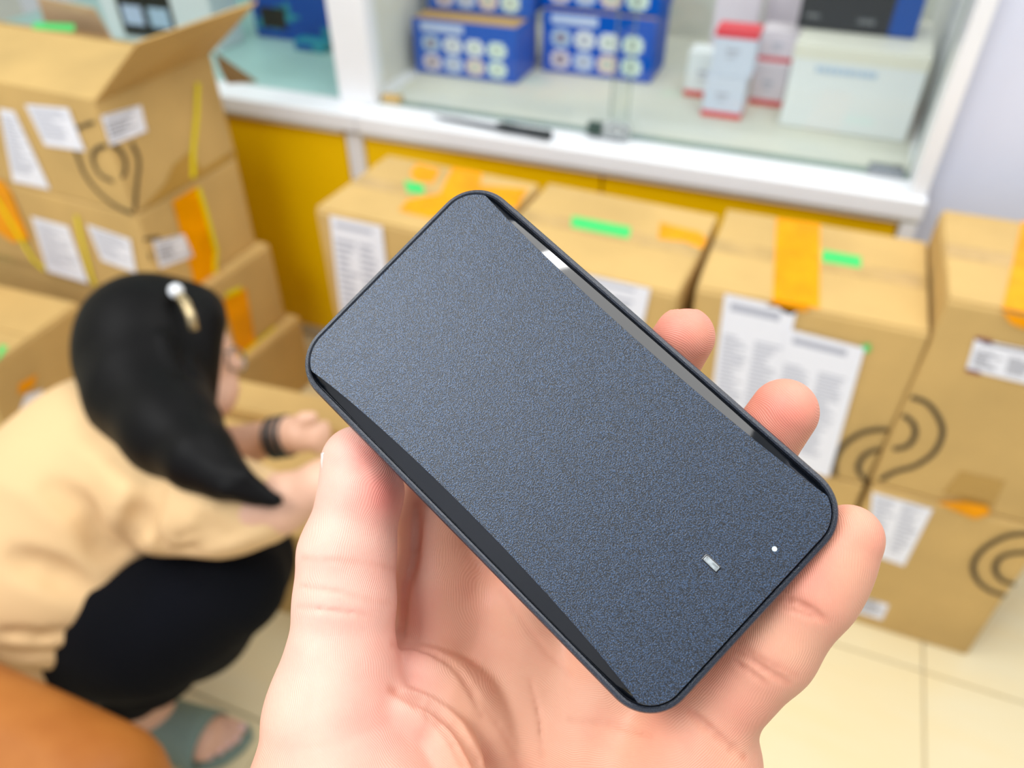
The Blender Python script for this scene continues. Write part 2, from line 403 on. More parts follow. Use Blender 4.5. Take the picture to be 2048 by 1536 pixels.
# white carton, black carton
wc = thing('white_carton', 'large plain white carton with pale blue writing in the showcase corner', 'carton', (-.078, 1.902, SH), -.03)
WW, WH, WD = .30, .185, .30
box('body', (0, 0, 0), (WW-.02, WD, WH), 'wcart', wc, .003, 2)
box('lid', (-.001, -.001, WH-.03), (WW-.019, WD+.001, WH+.001), 'cream', wc, .002)
bm = bmesh.new(); x = .055
while x < .185:
    l = rnd.uniform(.006, .012); add_box(bm, (x, -.0018, WH-.055), (x+l, -.001, WH-.042)); x += l+.003
finish(bm, 'lettering', 'pblue', wc)
bc = thing('black_carton', 'black carton with blue right end on top of the white carton', 'carton', (-.09, 2.02, SH+WH+.003), -.02)
box('body', (0, 0, 0), (.255, .12, .16), 'black', bc, .002, 1)
box('blue_end', (.199, -.0008, 0.001), (.2556, .1208, .1605), 'navy', bc)
def lett(parent, x0, x1, z0, z1, m, y=-.0012):
    bm = bmesh.new(); x = x0
    while x < x1-.002:
        l = min(rnd.uniform(.004, .008), x1-x); add_box(bm, (x, y, z0+rnd.uniform(0, .001)), (x+l, y+.001, z1)); x += l+.002
    return finish(bm, 'lettering', m, parent)
lett(bc, .045, .145, .098, .106, 'grey'); lett(bc, .016, .045, .024, .032, 'grey'); lett(bc, .13, .165, .02, .03, 'grey')

# left showcase
def lcart(name, px0, px1, pyb, h, d, m, label, cat='carton', z=SH+.0012):
    a = at_z(px0, pyb, z); b = at_z(px1, pyb+ (px1-px0)*.13, z); t = thing(name, label, cat, (a.x, a.y, z), math.atan2(b.y-a.y, b.x-a.x))
    w = (b-a).length; box('body', (0, 0, 0), (w, d, h), m, t, .002, 1); return t, w
t, w_ = lcart('white_carton', 222, 440, 76, .19, .12, 'wcart', 'white carton with a black picture panel behind the open flap, in the teal showcase')
pp = box('picture_panel', (w_*.16, -.0012, .022), (w_*.66, -.0002, .186), 'black', t)
for q, mm in ((.29, 'bluel'), (.53, 'pblue')):
    box('product_picture', (w_*(q-.09), -.0022, .050), (w_*(q+.09), -.0012, .105), mm, pp)
box('base_band', (w_*.16, -.0016, .014), (w_*.66, -.0002, .022), 'grey', t)
t, w_ = lcart('device_carton', 515, 680, 72, .22, .08, 'navy', 'deep blue carton with teal printing in the teal showcase')
M['tealp'] = mat('teal_print', (20, 140, 160), .4)
bm = bmesh.new()
for i in range(14):
    x = rnd.uniform(.01, w_-.05); zq = rnd.uniform(.02, .16); add_box(bm, (x, -.0015, zq), (x+rnd.uniform(.02, .05), -.0005, zq+rnd.uniform(.008, .03)))
finish(bm, 'printed_shapes', 'tealp', t)
box('dark_window', (w_*.1, -.002, .03), (w_*.4, -.001, .09), 'black', t)
t, w_ = lcart('cable_pack', 590, 650, 100, .03, .05, 'tealp', 'small teal packet lying before the deep blue carton')
box('label_patch', (.006, -.001, .006), (w_*.6, 0, .022), 'navy', t)

# ================================================================== CARTONS
class Carton:
    """origin = front-left-bottom corner; u along the front, v up, faces F (front), R (right), T (top)"""
    def __init__(s, org, w, d, h, rz, label, open_top=False, group='brown shipping cartons', m='card'):
        s.w, s.d, s.h = w, d, h
        s.t = thing('cardboard_box', label, 'box', org, rz, group)
        s.M = Matrix.Translation(org) @ Matrix.Rotation(rz, 4, 'Z'); s.Mi = s.M.inverted()
        bm = bmesh.new()
        if not open_top:
            add_box(bm, (0, 0, 0), (w, d, h-.004), .007, 3)
        else:
            th = .006
            add_box(bm, (0, 0, 0), (w, d, th)); add_box(bm, (0, 0, th), (w, th, h)); add_box(bm, (0, d-th, th), (w, d, h))
            add_box(bm, (0, th, th), (th, d-th, h)); add_box(bm, (w-th, th, th), (w, d-th, h))
        if not open_top:
            bmesh.ops.subdivide_edges(bm, edges=[e for e in bm.edges if e.calc_length() > .1], cuts=3, use_grid_fill=True)
            for v in bm.verts:
                c = v.co; v.co = c+Vector((math.sin(c.y*17+c.z*11+org[0]*9), math.sin(c.x*13+c.z*9+org[1]*7), 0))*.0018
        s.body = finish(bm, 'body', m, s.t)
        if not open_top:
            g = .0015
            for a, b in ((0.004, d/2-g), (d/2+g, d-.004)):
                bm = bmesh.new(); add_box(bm, (.003, a, h-.0045), (w-.003, b, h), .001, 1)
                finish(bm, 'flap', m, s.t)
    def uv(s, face, px, py):
        o = s.Mi @ CP; dr = s.Mi.to_3x3() @ ray(px, py)
        if face == 'F': k = (0-o.y)/dr.y
        elif face == 'R': k = (s.w-o.x)/dr.x
        else: k = (s.h-o.z)/dr.z
        p = o+dr*k; return p
    def patch(s, name, face, pix, m, th=.0006, off=.0022, parent=None, clampit=True, local=False):
        pts = []
        for q in pix:
            p = Vector(q) if local else s.uv(face, *q)
            if clampit and not local:
                p.x = min(max(p.x, 0.0), s.w); p.y = min(max(p.y, 0.0), s.d); p.z = min(max(p.z, 0), s.h+.001)
            pts.append(p)
        n = {'F': Vector((0, -1, 0)), 'R': Vector((1, 0, 0)), 'T': Vector((0, 0, 1))}[face]
        if face == 'T': off = .0006
        pts = [p+n*off for p in pts]
        o = slab(name, pts, n, th, m, parent or s.t); o['pts'] = [list(p) for p in pts[:4]]; return o
    def label(s, face, pix, rows=14, cols=2, header=True, dark=False, top=.12):
        """paper label with printed text rows, from 4 corner pixels tl, tr, br, bl"""
        lb = s.patch('paper_label', face, pix, 'paper')
        P = [Vector(q) for q in lb['pts']]; del lb['pts']
        n = {'F': Vector((0, -1, 0)), 'R': Vector((1, 0, 0)), 'T': Vector((0, 0, 1))}[face]
        def at(u, v): return (P[0]*(1-u)*(1-v)+P[1]*u*(1-v)+P[2]*u*v+P[3]*(1-u)*v)+n*.0007
        bm = bmesh.new()
        def q(u0, v0, u1, v1):
            vs = [bm.verts.new(at(*a)) for a in ((u0, v0), (u1, v0), (u1, v1), (u0, v1))]; bm.faces.new(vs)
        if header: q(.10, .04, .80, .04+.22*top)
        for c in range(cols):
            u0 = .06+c*(.92/cols); uw = .92/cols-.06
            for r in range(rows):
                v0 = top+.03+(r)*(.84-top)/rows
                q(u0, v0, u0+uw*rnd.uniform(.45, 1), v0+(.84-top)/rows*.5)
        tag(finish(bm, 'printed_text', 'inkd' if dark else 'ink', lb), kind='stuff'); return lb
    def mark(s, face, pix, wd=.007):
        """printed line following pixels on a face"""
        p = [s.uv(face, *q) for q in pix]
        ax = {'F': (0, 2), 'R': (1, 2)}[face]
        # catmull-rom
        P = [Vector((q[ax[0]], q[ax[1]])) for q in p]; P = [2*P[0]-P[1]]+P+[2*P[-1]-P[-2]]; out = []
        for i in range(1, len(P)-2):
            for t in np.linspace(0, 1, 7)[:-1]:
                a, b, c, d = P[i-1:i+3]; out.append(.5*((2*b)+(c-a)*t+(2*a-5*b+4*c-d)*t*t+(3*b-a-3*c+d)*t**3))
        out.append(P[-2])
        lim = s.w if face == 'F' else s.d
        out = [q for q in out if -.001 <= q.x <= lim+.001 and -.001 <= q.y <= s.h]
        bm = bmesh.new(); prev = None
        for i, q in enumerate(out):
            tt = (out[min(i+1, len(out)-1)]-out[max(i-1, 0)]).normalized(); nn = Vector((-tt.y, tt.x))*wd/2
            vs = []
            for e in (q+nn, q-nn):
                if face == 'F': vs.append(bm.verts.new((e.x, -.0030, e.y)))
                else: vs.append(bm.verts.new((s.w+.0030, e.x, e.y)))
            if prev: bm.faces.new((prev[0], prev[1], vs[1], vs[0]))
            prev = vs
        return finish(bm, 'printed_mark', 'mark', s.t)
def clean(o):
    if 'pts' in o: del o['pts']

GR = 'brown cartons stacked before the yellow cabinet'
# --- middle column (large double label)
mlow = Carton((-.125, 1.175, 0), .378, .315, .408, 0, 'brown carton at floor level under the carton with the orange taped top', group=GR)
mb = Carton((-.125, 1.171, .409), .379, .315, .359, 0, 'brown carton with two big overlapping white labels and orange tape over its top', group=GR)
mb.patch('tape_strip', 'T', [(1553, 436), (1640, 448), (1639, 618), (1545, 598)], 'tape_o')
mb.patch('tape_tail', 'F', [(1548, 597), (1534, 611), (1556, 613), (1566, 622), (1582, 628), (1598, 620), (1612, 622), (1624, 610), (1638, 612)], 'tape_o', clampit=False)
mb.patch('green_sticker', 'T', [(1645, 500), (1722, 514), (1722, 537), (1643, 524)], 'tape_g')
mb.label('F', [(1450, 586), (1594, 618), (1500, 1010), (1390, 985)], 26, 2, top=.2)
l2 = mb.label('F', [(1575, 655), (1730, 694), (1636, 1010), (1500, 975)], 26, 2, top=.2)
for ch in (l2,): ch.location.y -= .0016
mb.patch('green_sticker', 'F', [(1722, 690), (1740, 686), (1742, 700), (1730, 704)], 'tape_g')
mb.mark('F', [(1797, 858), (1740, 860), (1700, 878), (1674, 910), (1670, 950), (1684, 990), (1700, 1004)], .009)
mb.mark('F', [(1792, 897), (1755, 898), (1728, 910), (1716, 935), (1728, 955), (1745, 962)], .009)
# --- right column
rl = Carton((.262, 1.171, 0), .306, .34, .408, 0, 'brown carton on the floor at the right end with its mark at the corner', group=GR)
rl.label('F', [(1745, 983), (1866, 1017), (1808, 1130), (1735, 1104)], 12, 2, header=False, top=0.02)
rl.label('F', [(1705, 1187), (1778, 1208), (1764, 1238), (1690, 1215)], 5, 1, header=False, dark=True, top=0)
rl.patch('tape_end', 'F', [(1876, 1004), (1930, 1002), (1976, 1012), (1980, 1026), (1950, 1036), (1920, 1024)], 'tape_o', clampit=False)
rl.mark('F', [(2060, 1064), (2010, 1072), (1965, 1098), (1946, 1130), (1955, 1160), (1980, 1180), (2010, 1190)], .009)
rl.mark('F', [(2060, 1103), (2020, 1106), (1996, 1118), (1990, 1140), (2005, 1160), (2035, 1168)], .009)
ru = Carton((.258, 1.178, .409), .40, .32, .422, 0, 'tallest brown carton at the right edge, orange tape over its front corner', group=GR)
ru.patch('tape_strip', 'T', [(2030, 380), (2130, 400), (2120, 660), (2006, 628)], 'tape_o')
ru.patch('tape_tail', 'F', [(2004, 622), (2100, 642), (2100, 668), (2070, 664), (2022, 646)], 'tape_o', clampit=False)
ru.label('F', [(1950, 676), (2090, 705), (2080, 772), (1932, 737)], 6, 2, header=True, dark=True, top=.3)
ru.patch('red_edge', 'F', [(1952, 672), (1985, 680), (1984, 686), (1950, 678)], 'inkr')
ru.patch('red_edge', 'F', [(1932, 734), (1962, 741), (1960, 748), (1931, 741)], 'inkr')
ru.mark('F', [(1822, 792), (1856, 806), (1880, 840), (1884, 870), (1866, 905), (1830, 930), (1790, 942), (1760, 958)], .009)
ru.mark('F', [(1806, 828), (1826, 845), (1830, 868), (1815, 890), (1786, 897)], .009)
ru.patch('clear_tape', 'F', [(1920, 940), (2010, 960), (1985, 1016), (1885, 985)], 'tape_c')
# --- two left of it
b2l = Carton((-.524, 1.16, 0), .375, .315, .408, -.04, 'brown carton at floor level under the carton with the long green sticker', group=GR)
b2 = Carton((-.522, 1.158, .409), .374, .318, .356, -.05, 'brown carton with a long green sticker, between its two neighbours', group=GR)
b2.patch('green_sticker', 'T', [(1144, 432), (1262, 455), (1258, 478), (1142, 455)], 'tape_g')
b2.patch('tape_end', 'T', [(1320, 445), (1345, 452), (1400, 465), (1418, 480), (1412, 500), (1370, 484), (1316, 478)], 'tape_o')
b2.label('F', [(1160, 545), (1302, 574), (1262, 760), (1130, 725)], 12, 2)
b1l = Carton((-.92, 1.195, 0), .382, .29, .408, -.04, 'brown carton at floor level beside the yellow cupboard door', group=GR)
b1 = Carton((-.92, 1.192, .409), .386, .29, .356, -.05, 'brown carton with crossed orange tape and torn green sticker, nearest the white post', group=GR)
b1.patch('tape_strip', 'T', [(905, 335), (965, 345), (960, 372), (1055, 378), (1035, 415), (980, 420), (860, 437), (798, 422), (815, 400), (880, 388)], 'tape_o')
b1.patch('tape_patch', 'T', [(820, 345), (835, 328), (880, 340), (866, 366), (830, 362)], 'tape_o')
b1.patch('green_sticker', 'T', [(808, 362), (845, 368), (850, 390), (815, 386)], 'tape_g')
b1.label('F', [(660, 430), (765, 452), (800, 760), (700, 740)], 16, 2)

def strap(c, face, pix, wd=.012):
    p = [c.uv(face, *q) for q in pix]
    for q in p: q.z = min(max(q.z, .002), c.h); q.x = max(q.x, 0)
    n = {'F': Vector((0, -1, 0)), 'R': Vector((1, 0, 0)), 'T': Vector((0, 0, 1))}[face]
    bm = bmesh.new(); prev = None
    for i, q in enumerate(p):
        t = (p[min(i+1, len(p)-1)]-p[max(i-1, 0)]).normalized(); sd = t.cross(n)*wd/2
        vs = [bm.verts.new(q+sd+n*.003), bm.verts.new(q-sd+n*.003), bm.verts.new(q-sd+n*.0045), bm.verts.new(q+sd+n*.0045)]
        if prev:
            for k in range(4): bm.faces.new((prev[k], prev[(k+1) % 4], vs[(k+1) % 4], vs[k]))
        prev = vs
    finish(bm, 'strap', 'strap', c.t)
for c in (mb, b2, b1, ru):
    slab('clear_tape', [(.003, c.d/2-.024, c.h+.0001), (c.w-.003, c.d/2-.024, c.h+.0001), (c.w-.003, c.d/2+.024, c.h+.0001), (.003, c.d/2+.024, c.h+.0001)], (0, 0, 1), .0003, 'tape_t', c.t)
# --- left stack
SR = -.05
def sbox(z, dx, dy, rz, label, **kw):
    w = .78; n = Vector((math.cos(rz), math.sin(rz)))
    return Carton((-1.322+dx-w*n.x, 1.095+dy-w*n.y, z), w, .33, .240, rz, label, group='cartons in the tall left stack', **kw)
s4 = sbox(0, .06, .03, SR, 'brown carton at the bottom of the tall left stack, in shade')
s3 = sbox(.241, .03, .01, SR, 'brown carton second from the floor in the tall left stack, behind the woman')
s2 = sbox(.482, 0, 0, SR, 'brown carton with three white labels, just above the woman\'s head')
s1 = sbox(.723, 0, 0, SR, 'open topped brown carton crowning the tall left stack', open_top=True)
# labels and marks
s1.label('F', [(0, 216), (30, 222), (102, 378), (28, 362)], 16, 1, header=False, top=.05)
s1.label('F', [(52, 208), (138, 216), (172, 302), (92, 290)], 7, 1, header=False, top=.05)
s1.mark('F', [(152, 300), (172, 350), (205, 390), (240, 415), (266, 425)], .008)
s2.label('F', [(64, 432), (138, 452), (188, 588), (110, 570)], 16, 1, header=False, top=.05)
s2.label('F', [(175, 448), (262, 478), (274, 545), (205, 520)], 7, 1, header=False, top=.05)
s1.label('R', [(200, 232), (280, 210), (292, 262), (216, 292)], 5, 1, header=True, dark=True, top=.2)
s1.mark('R', [(222, 290), (238, 300), (249, 322), (248, 345), (238, 360)], .008)
s1.mark('F', [(214, 290), (196, 296), (187, 312), (192, 334), (206, 352), (228, 362)], .008)
s1.mark('F', [(155, 256), (175, 248), (190, 243)], .006)
s1.mark('R', [(262, 285), (276, 320), (272, 370), (268, 420)], .008)
s2.label('R', [(304, 482), (366, 468), (386, 512), (318, 536)], 5, 1, header=True, dark=True, top=.2)
s2.mark('R', [(270, 488), (290, 478), (318, 474)], .007)
s2.mark('R', [(280, 520), (296, 506), (302, 530)], .006)
s2.patch('tape_strip', 'R', [(343, 402), (392, 372), (450, 590), (398, 600)], 'tape_o')
s2.patch('tape_strip', 'F', [(-40, 300), (0, 345), (24, 385), (60, 478), (28, 484), (-40, 440)], 'tape_o')
strap(s2, 'F', [(-20, 370), (0, 405), (70, 520), (125, 612)], .013)
s1.patch('clear_tape', 'R', [(345, 330), (380, 300), (402, 340), (480, 290), (485, 312), (282, 428), (330, 365)], 'tape_c')
s3.patch('tape_strip', 'R', [(445, 600), (490, 575), (520, 720), (490, 760)], 'tape_o')
strap(s1, 'R', [(393, 165), (391, 230), (384, 300), (384, 355)])
strap(s2, 'R', [(394, 376), (408, 420), (430, 500), (440, 590)])
strap(s2, 'F', [(155, 430), (166, 480), (185, 550), (200, 588)], .010)
strap(s3, 'R', [(450, 590), (480, 577)], .014)
strap(s3, 'R', [(480, 775), (560, 700)], .010)
# open flaps of the top carton
A_, B_ = Vector((.78, 0, .24)), Vector((.78, .33, .24))
def flap(c, pts, nrm, name='flap'): slab(name, pts, nrm, .004, 'card', c.t)
fn = Vector((.10, 0, .115))
flap(s1, [A_, B_, B_+Vector((.140, .03, .115)), A_+Vector((.095, .06, .105))], (-1, 0, .9))
flap(s1, [Vector((0, 0, .24)), Vector((.775, 0, .24)), Vector((.78, .12, .262)), Vector((.72, .225, .272)), Vector((0, .225, .272))], (0, -.1, 1))
def lw(c, px, py, d): return c.Mi @ Vector(at_d(px, py, d))
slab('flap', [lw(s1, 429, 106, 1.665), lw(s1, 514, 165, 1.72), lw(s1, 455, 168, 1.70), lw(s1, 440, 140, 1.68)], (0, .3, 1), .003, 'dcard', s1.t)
slab('flap', [Vector((.26, .33, .24)), Vector((.48, .33, .24)), Vector((.49, .30, .315)), Vector((.31, .30, .325))], (0, 1, 0), .004, 'cardp', s1.t)
def plane_hit(c, px, py, a, n):
    o = c.Mi @ CP; d = c.Mi.to_3x3() @ ray(px, py); return o+d*((a-o).dot(n)/d.dot(n))
fa = Vector((0, 0, .2445)); fnn = Vector((0, -.032, .225)).normalized()
slab('green_sticker', [plane_hit(s1, x, y, fa, fnn) for x, y in ((68, 46), (150, 50), (148, 64), (66, 58))], fnn, .0015, 'tape_g', s1.t)

# --- far left low stack
tb2 = Carton((-2.02, .725, 0), .48, .31, .24, .04, 'brown carton at floor level, far left behind the woman', group='cartons in the low left stack')
tb = Carton((-2.02, .735, .241), .47, .30, .22, .04, 'brown carton with orange tape and a green sticker, low at the far left', group='cartons in the low left stack')
s2.patch('green_sticker', 'F', [(0, 515), (26, 520), (24, 532), (0, 534)], 'tape_g')
tb.patch('green_sticker', 'T', [(0, 690), (16, 694), (14, 722), (0, 724)], 'tape_g')
tb.patch('paper_label', 'R', [(50, 790), (86, 778), (70, 812), (36, 825)], 'paper')
tb.patch('tape_strip', 'R', [(36, 768), (72, 748), (66, 772), (36, 790)], 'tape_o')

# --- carton being packed
pc = Carton((-1.20, .70, 0), .60, .30, .30, .08, 'open brown carton the woman is packing, orange tape along its side', open_top=True, group='cartons around the woman')
slab('flap', [(.0, .30, .30), (.60, .30, .30), (.60, .35, .34), (.0, .35, .34)], (0, 0, 1), .004, 'card', pc.t)
slab('flap', [(.60, 0, .30), (.60, .30, .30), (.68, .29, .24), (.68, .01, .24)], (1, 0, .3), .004, 'card', pc.t)
box('packed_layer', (.01, .01, .24), (.59, .29, .272), 'card', pc.t, .004)
slab('tape_strip', [(.22, .02, .274), (.34, .0100, .274), (.40, .16, .274), (.25, .16, .274)], (0, 0, 1), .001, 'tape_o', pc.t)
slab('tape_strip', [(.44, .02, .274), (.58, .03, .274), (.58, .12, .274), (.46, .10, .274)], (0, 0, 1), .001, 'tape_o', pc.t)

# ================================================================== LEATHER STOOL (near, lower left)
lst = thing('leather_stool', 'round cornered tan leather stool in the near lower left corner', 'stool', (-.812, .030, 0), 0)
bm = bmesh.new(); add_box(bm, (-.30, -.31, .47), (.30, .218, .64), .084, 8)
for v in bm.verts: v.co.z += .010*math.cos(v.co.x*4)*math.cos(v.co.y*4)*(v.co.z > .55)
finish(bm, 'cushion', 'leather', lst, True)
for x in (-.2, .2):
    for y in (-.22, .12): tube('leg', [(x, y, .48), (x, y, .0005)], .02, 'steel', lst, 12)

# ================================================================== WOMAN
def ww(px, py, d): return np.array(at_d(px, py, d))
wm = thing('person', 'crouching woman with long black hair, tan top and navy trousers, packing a carton', 'person', (-.85, .5, 0))
def sdf_box(P, pad, h):
    P = np.array(P); return Sdf(P.min(0)-pad, P.max(0)+pad, h)
# bare body: head, neck, arms, foot
heel, ball = np.array(at_z(318, 1440, .055)), np.array(at_z(425, 1478, .045))
ankle = ww(300, 1385, 1.42)
pts = [ww(305, 680, 1.22), ww(640, 880, 1.2), ww(650, 980, 1.05), heel, ball, ww(60, 1250, 1.2), ww(480, 1130, 1.1)]
B = sdf_box(pts, .16, .0055)
hd = ww(330, 705, 1.23)
B.ell(hd, (.085, .085, .108), .02)
B.ell(ww(372, 715, 1.235), (.072, .072, .095), .03)
B.cone(ww(436, 700, 1.24), ww(470, 728, 1.245), .016, .013, .012)      # nose
B.cone(ww(452, 758, 1.245), ww(456, 768, 1.245), .016, .015, .012)     # lips
B.ell(ww(432, 800, 1.235), (.030, .030, .028), .03)                     # chin
B.cone(ww(330, 760, 1.21), ww(258, 870, 1.2), .056, .062, .03)         # neck
B.ell(ww(330, 735, 1.135), (.012, .02, .03), .006)                      # ear
# far arm
B.chain([(ww(330, 930, 1.27), .045), (ww(430, 905, 1.27), .040), (ww(560, 872, 1.22), .027), (ww(600, 868, 1.2), .030)], .02)
for i, (qx, qy) in enumerate(((650, 850), (655, 868), (652, 886), (640, 902))):
    B.chain([(ww(605, 862+i*6, 1.2), .012), (ww((605+qx)/2+4, (862+qy)/2+3, 1.19), .010), (ww(qx, qy, 1.2), .008)], .006)
B.chain([(ww(590, 855, 1.19), .012), (ww(606, 838, 1.18), .010), (ww(626, 834, 1.18), .009)], .008)
# near arm
B.chain([(ww(360, 980, 1.13), .055), (ww(500, 1015, 1.06), .042), (ww(560, 1008, 1.05), .038), (ww(650, 968, 1.03), .030), (ww(720, 930, 1.03), .026)], .02)
B.ell(ww(745, 915, 1.03), (.035, .035, .022), .012)
for i in range(4):
    B.chain([(ww(755, 900+i*12, 1.03), .010), (ww(790, 905+i*13, 1.04), .009), (ww(800, 925+i*12, 1.06), .008)], .004)
B.chain([(ww(735, 935, 1.03), .011), (ww(748, 960, 1.02), .010), (ww(766, 968, 1.03), .009)], .006)
# torso core and legs under the clothes
hipc = ww(95, 1270, 1.30)
B.chain([(ww(245, 930, 1.2), .09), (ww(90, 1100, 1.25), .10), (hipc, .12)], .04)
knee = ww(468, 1150, 1.17)
B.chain([(hipc, .09), (knee, .055)], .03); B.chain([(knee, .05), (ankle, .034)], .02)
# foot
up = np.array([0, 0, 1.0]); fd = (ball-heel)*[1, 1, 0]; fl_ = np.linalg.norm(fd); fd /= fl_; sd = np.array([-fd[1], fd[0], 0])
hl = heel*[1, 1, 0]
B.chain([(ankle, .034), (hl+up*.075-fd*.0, .036)], .02); B.chain([(hl-fd*.05+up*.045, .032), (hl+fd*.03+up*.055, .036), (hl+fd*.10+up*.040, .028)], .02)
B.chain([(hl+fd*.10+sd*.022+up*.036, .022), (hl+fd*.10-sd*.022+up*.034, .020)], .02)
toes = []
for i, (so, fo, r) in enumerate(((.038, .150, .0125), (.018, .152, .0095), (.003, .144, .009), (-.012, .134, .0085), (-.026, .121, .008))):
    tp = hl+fd*fo+sd*so+up*(.020+r); toes.append((tp, r)); B.chain([(hl+fd*.095+sd*so*.95+up*.036, r*1.1), (hl+fd*(fo-.02)+sd*so+up*(.026+r), r), (tp, r)], .0015)
body = B.mesh('body', 'skinw', wm)
for tp, r in toes:
    bm = bmesh.new(); bmesh.ops.create_uvsphere(bm, u_segments=10, v_segments=6, radius=1, matrix=Matrix.Translation(tp+fd*r*.35+up*r*.62) @ Matrix.Diagonal((r*.62, r*.62, r*.35, 1)))
    finish(bm, 'toenail', 'nailp', body, True)
# slipper
sm = Matrix(((fd[0], sd[0], 0, hl[0]), (fd[1], sd[1], 0, hl[1]), (0, 0, 1, 0), (0, 0, 0, 1)))
bm = bmesh.new(); ol = [(-.10, .0), (-.09, .028), (-.05, .036), (0, .034), (.06, .044), (.12, .056), (.155, .052), (.172, .034), (.168, .008), (.150, -.022), (.120, -.044), (.07, -.048), (0, -.038), (-.05, -.036), (-.09, -.028)]
lo = [bm.verts.new(sm @ Vector((x*.97, y*.94, .001))) for x, y in ol]; mi = [bm.verts.new(sm @ Vector((x*1.02, y*1.06, .012))) for x, y in ol]; hi = [bm.verts.new(sm @ Vector((x, y, .024))) for x, y in ol]
n_ = len(ol)
for A, Bq in ((lo, mi), (mi, hi)):
    for i in range(n_): bm.faces.new((A[i], A[(i+1) % n_], Bq[(i+1) % n_], Bq[i]))
bm.faces.new(lo[::-1]); bm.faces.new(hi)
slp = finish(bm, 'slipper', 'slip', wm)
bm = bmesh.new(); rows = []
for x, wy, hz in ((.005, .045, .110), (.03, .048, .104), (.06, .052, .092), (.085, .056, .082), (.105, .057, .074)):
    rows.append([sm @ Vector((x+.02*abs(math.cos(a))*0, wy*math.cos(a), .012+(hz-.012)*max(math.sin(a), 0)**.75)) for a in np.linspace(0, math.pi, 15)])
vt = [[bm.verts.new(p) for p in r] for r in rows]
for A, Bq in zip(vt, vt[1:]):
    for i in range(14): bm.faces.new((A[i], A[i+1], Bq[i+1], Bq[i]))
st = finish(bm, 'slipper_strap', 'slip', slp, True); md = st.modifiers.new('solidify', 'SOLIDIFY'); md.thickness = .005; md.offset = 0

# trousers
T_ = sdf_box(pts, .25, .008)
T_.chain([(hipc, .135), (ww(300, 1230, 1.2), .115), (ww(462, 1165, 1.18), .076)], .05)
T_.chain([(ww(466, 1170, 1.18), .075), (ww(400, 1250, 1.27), .078), (ww(310, 1330, 1.36), .066), (ww(262, 1372, 1.40), .062)], .03)
T_.chain([(ww(150, 1230, 1.32), .12), (ww(380, 1140, 1.32), .09), (ww(490, 1115, 1.27), .072)], .05)
T_.chain([(ww(490, 1125, 1.29), .07), (ww(380, 1250, 1.40), .065)], .05)
T_.mesh('trousers', 'pants', wm, smooth_it=2)
# shirt
def surfw(Sd, px, py, d0=.85, d1=1.6):
    D = np.arange(d0, d1, .003); P = np.array(CP)+np.outer(D, np.array(ray(px, py))); g = (P-Sd.lo)/Sd.h; n_ = np.array(Sd.f.shape)
    ok = np.all((g >= 0) & (g < n_-1), 1); gi = np.clip(g.astype(int), 0, n_-2); v = np.where(ok, Sd.f[gi[:, 0], gi[:, 1], gi[:, 2]], 1.0)
    k_ = np.argmax(v < 0); return D[k_] if v[k_] < 0 else None
def folds(Sd, lines, r, k):
    Q = []
    for pl in lines:
        P = [Vector(p) for p in pl]; q = []
        for a, b in zip(P, P[1:]):
            for t in np.linspace(0, 1, 5)[:-1]: q.append(a.lerp(b, t))
        q.append(P[-1]); q = [(p.x, p.y, surfw(Sd, p.x, p.y)) for p in q]; q = [p for p in q if p[2]]; n_ = len(q)
        Q.append([(ww(*p), r*(.3+.7*math.sin(math.pi*(i+.5)/n_))) for i, p in enumerate(q)])
    for q in Q: Sd.chain(q, k, sub=True)
SHT = sdf_box(pts, .25, .007)
SHT.chain([(ww(222, 865, 1.22), .085), (ww(190, 960, 1.22), .150), (ww(95, 1100, 1.25), .175), (ww(10, 1200, 1.31), .175), (ww(0, 1250, 1.34), .15)], .06)
SHT.chain([(ww(255, 900, 1.15), .075), (ww(345, 985, 1.10), .078), (ww(450, 1012, 1.07), .060), (ww(535, 1015, 1.055), .048)], .05)
SHT.chain([(ww(280, 880, 1.27), .07), (ww(390, 900, 1.28), .055)], .05)
SHT.chain([(ww(160, 1150, 1.22), .14), (ww(115, 1290, 1.27), .11)], .08)
SHT.chain([(ww(40, 1320, 1.28), .065), (ww(150, 1345, 1.27), .055)], .05)
folds(SHT, [[(330, 1108), (430, 1085), (530, 1040)], [(360, 1075), (450, 1055), (540, 1020)], [(395, 1040), (470, 1030), (550, 1000)], [(420, 1000), (480, 1005), (520, 985)],
            [(290, 1120), (250, 1160), (225, 1215)], [(250, 1010), (300, 1060), (330, 1095)], [(0, 1262), (80, 1275), (165, 1262)], [(0, 1300), (80, 1312), (150, 1305)], [(20, 1342), (100, 1350), (150, 1345)],
            [(185, 1230), (165, 1290), (130, 1340)], [(200, 1250), (190, 1310), (170, 1350)]], .007, .010)
folds(SHT, [[(170, 850), (250, 920), (330, 940)], [(100, 980), (180, 1040), (210, 1110)], [(30, 1120), (110, 1150), (170, 1190)], [(300, 940), (290, 1020), (240, 1100)]], .006, .03)
SHT.mesh('shirt', 'shirt', wm, smooth_it=2)
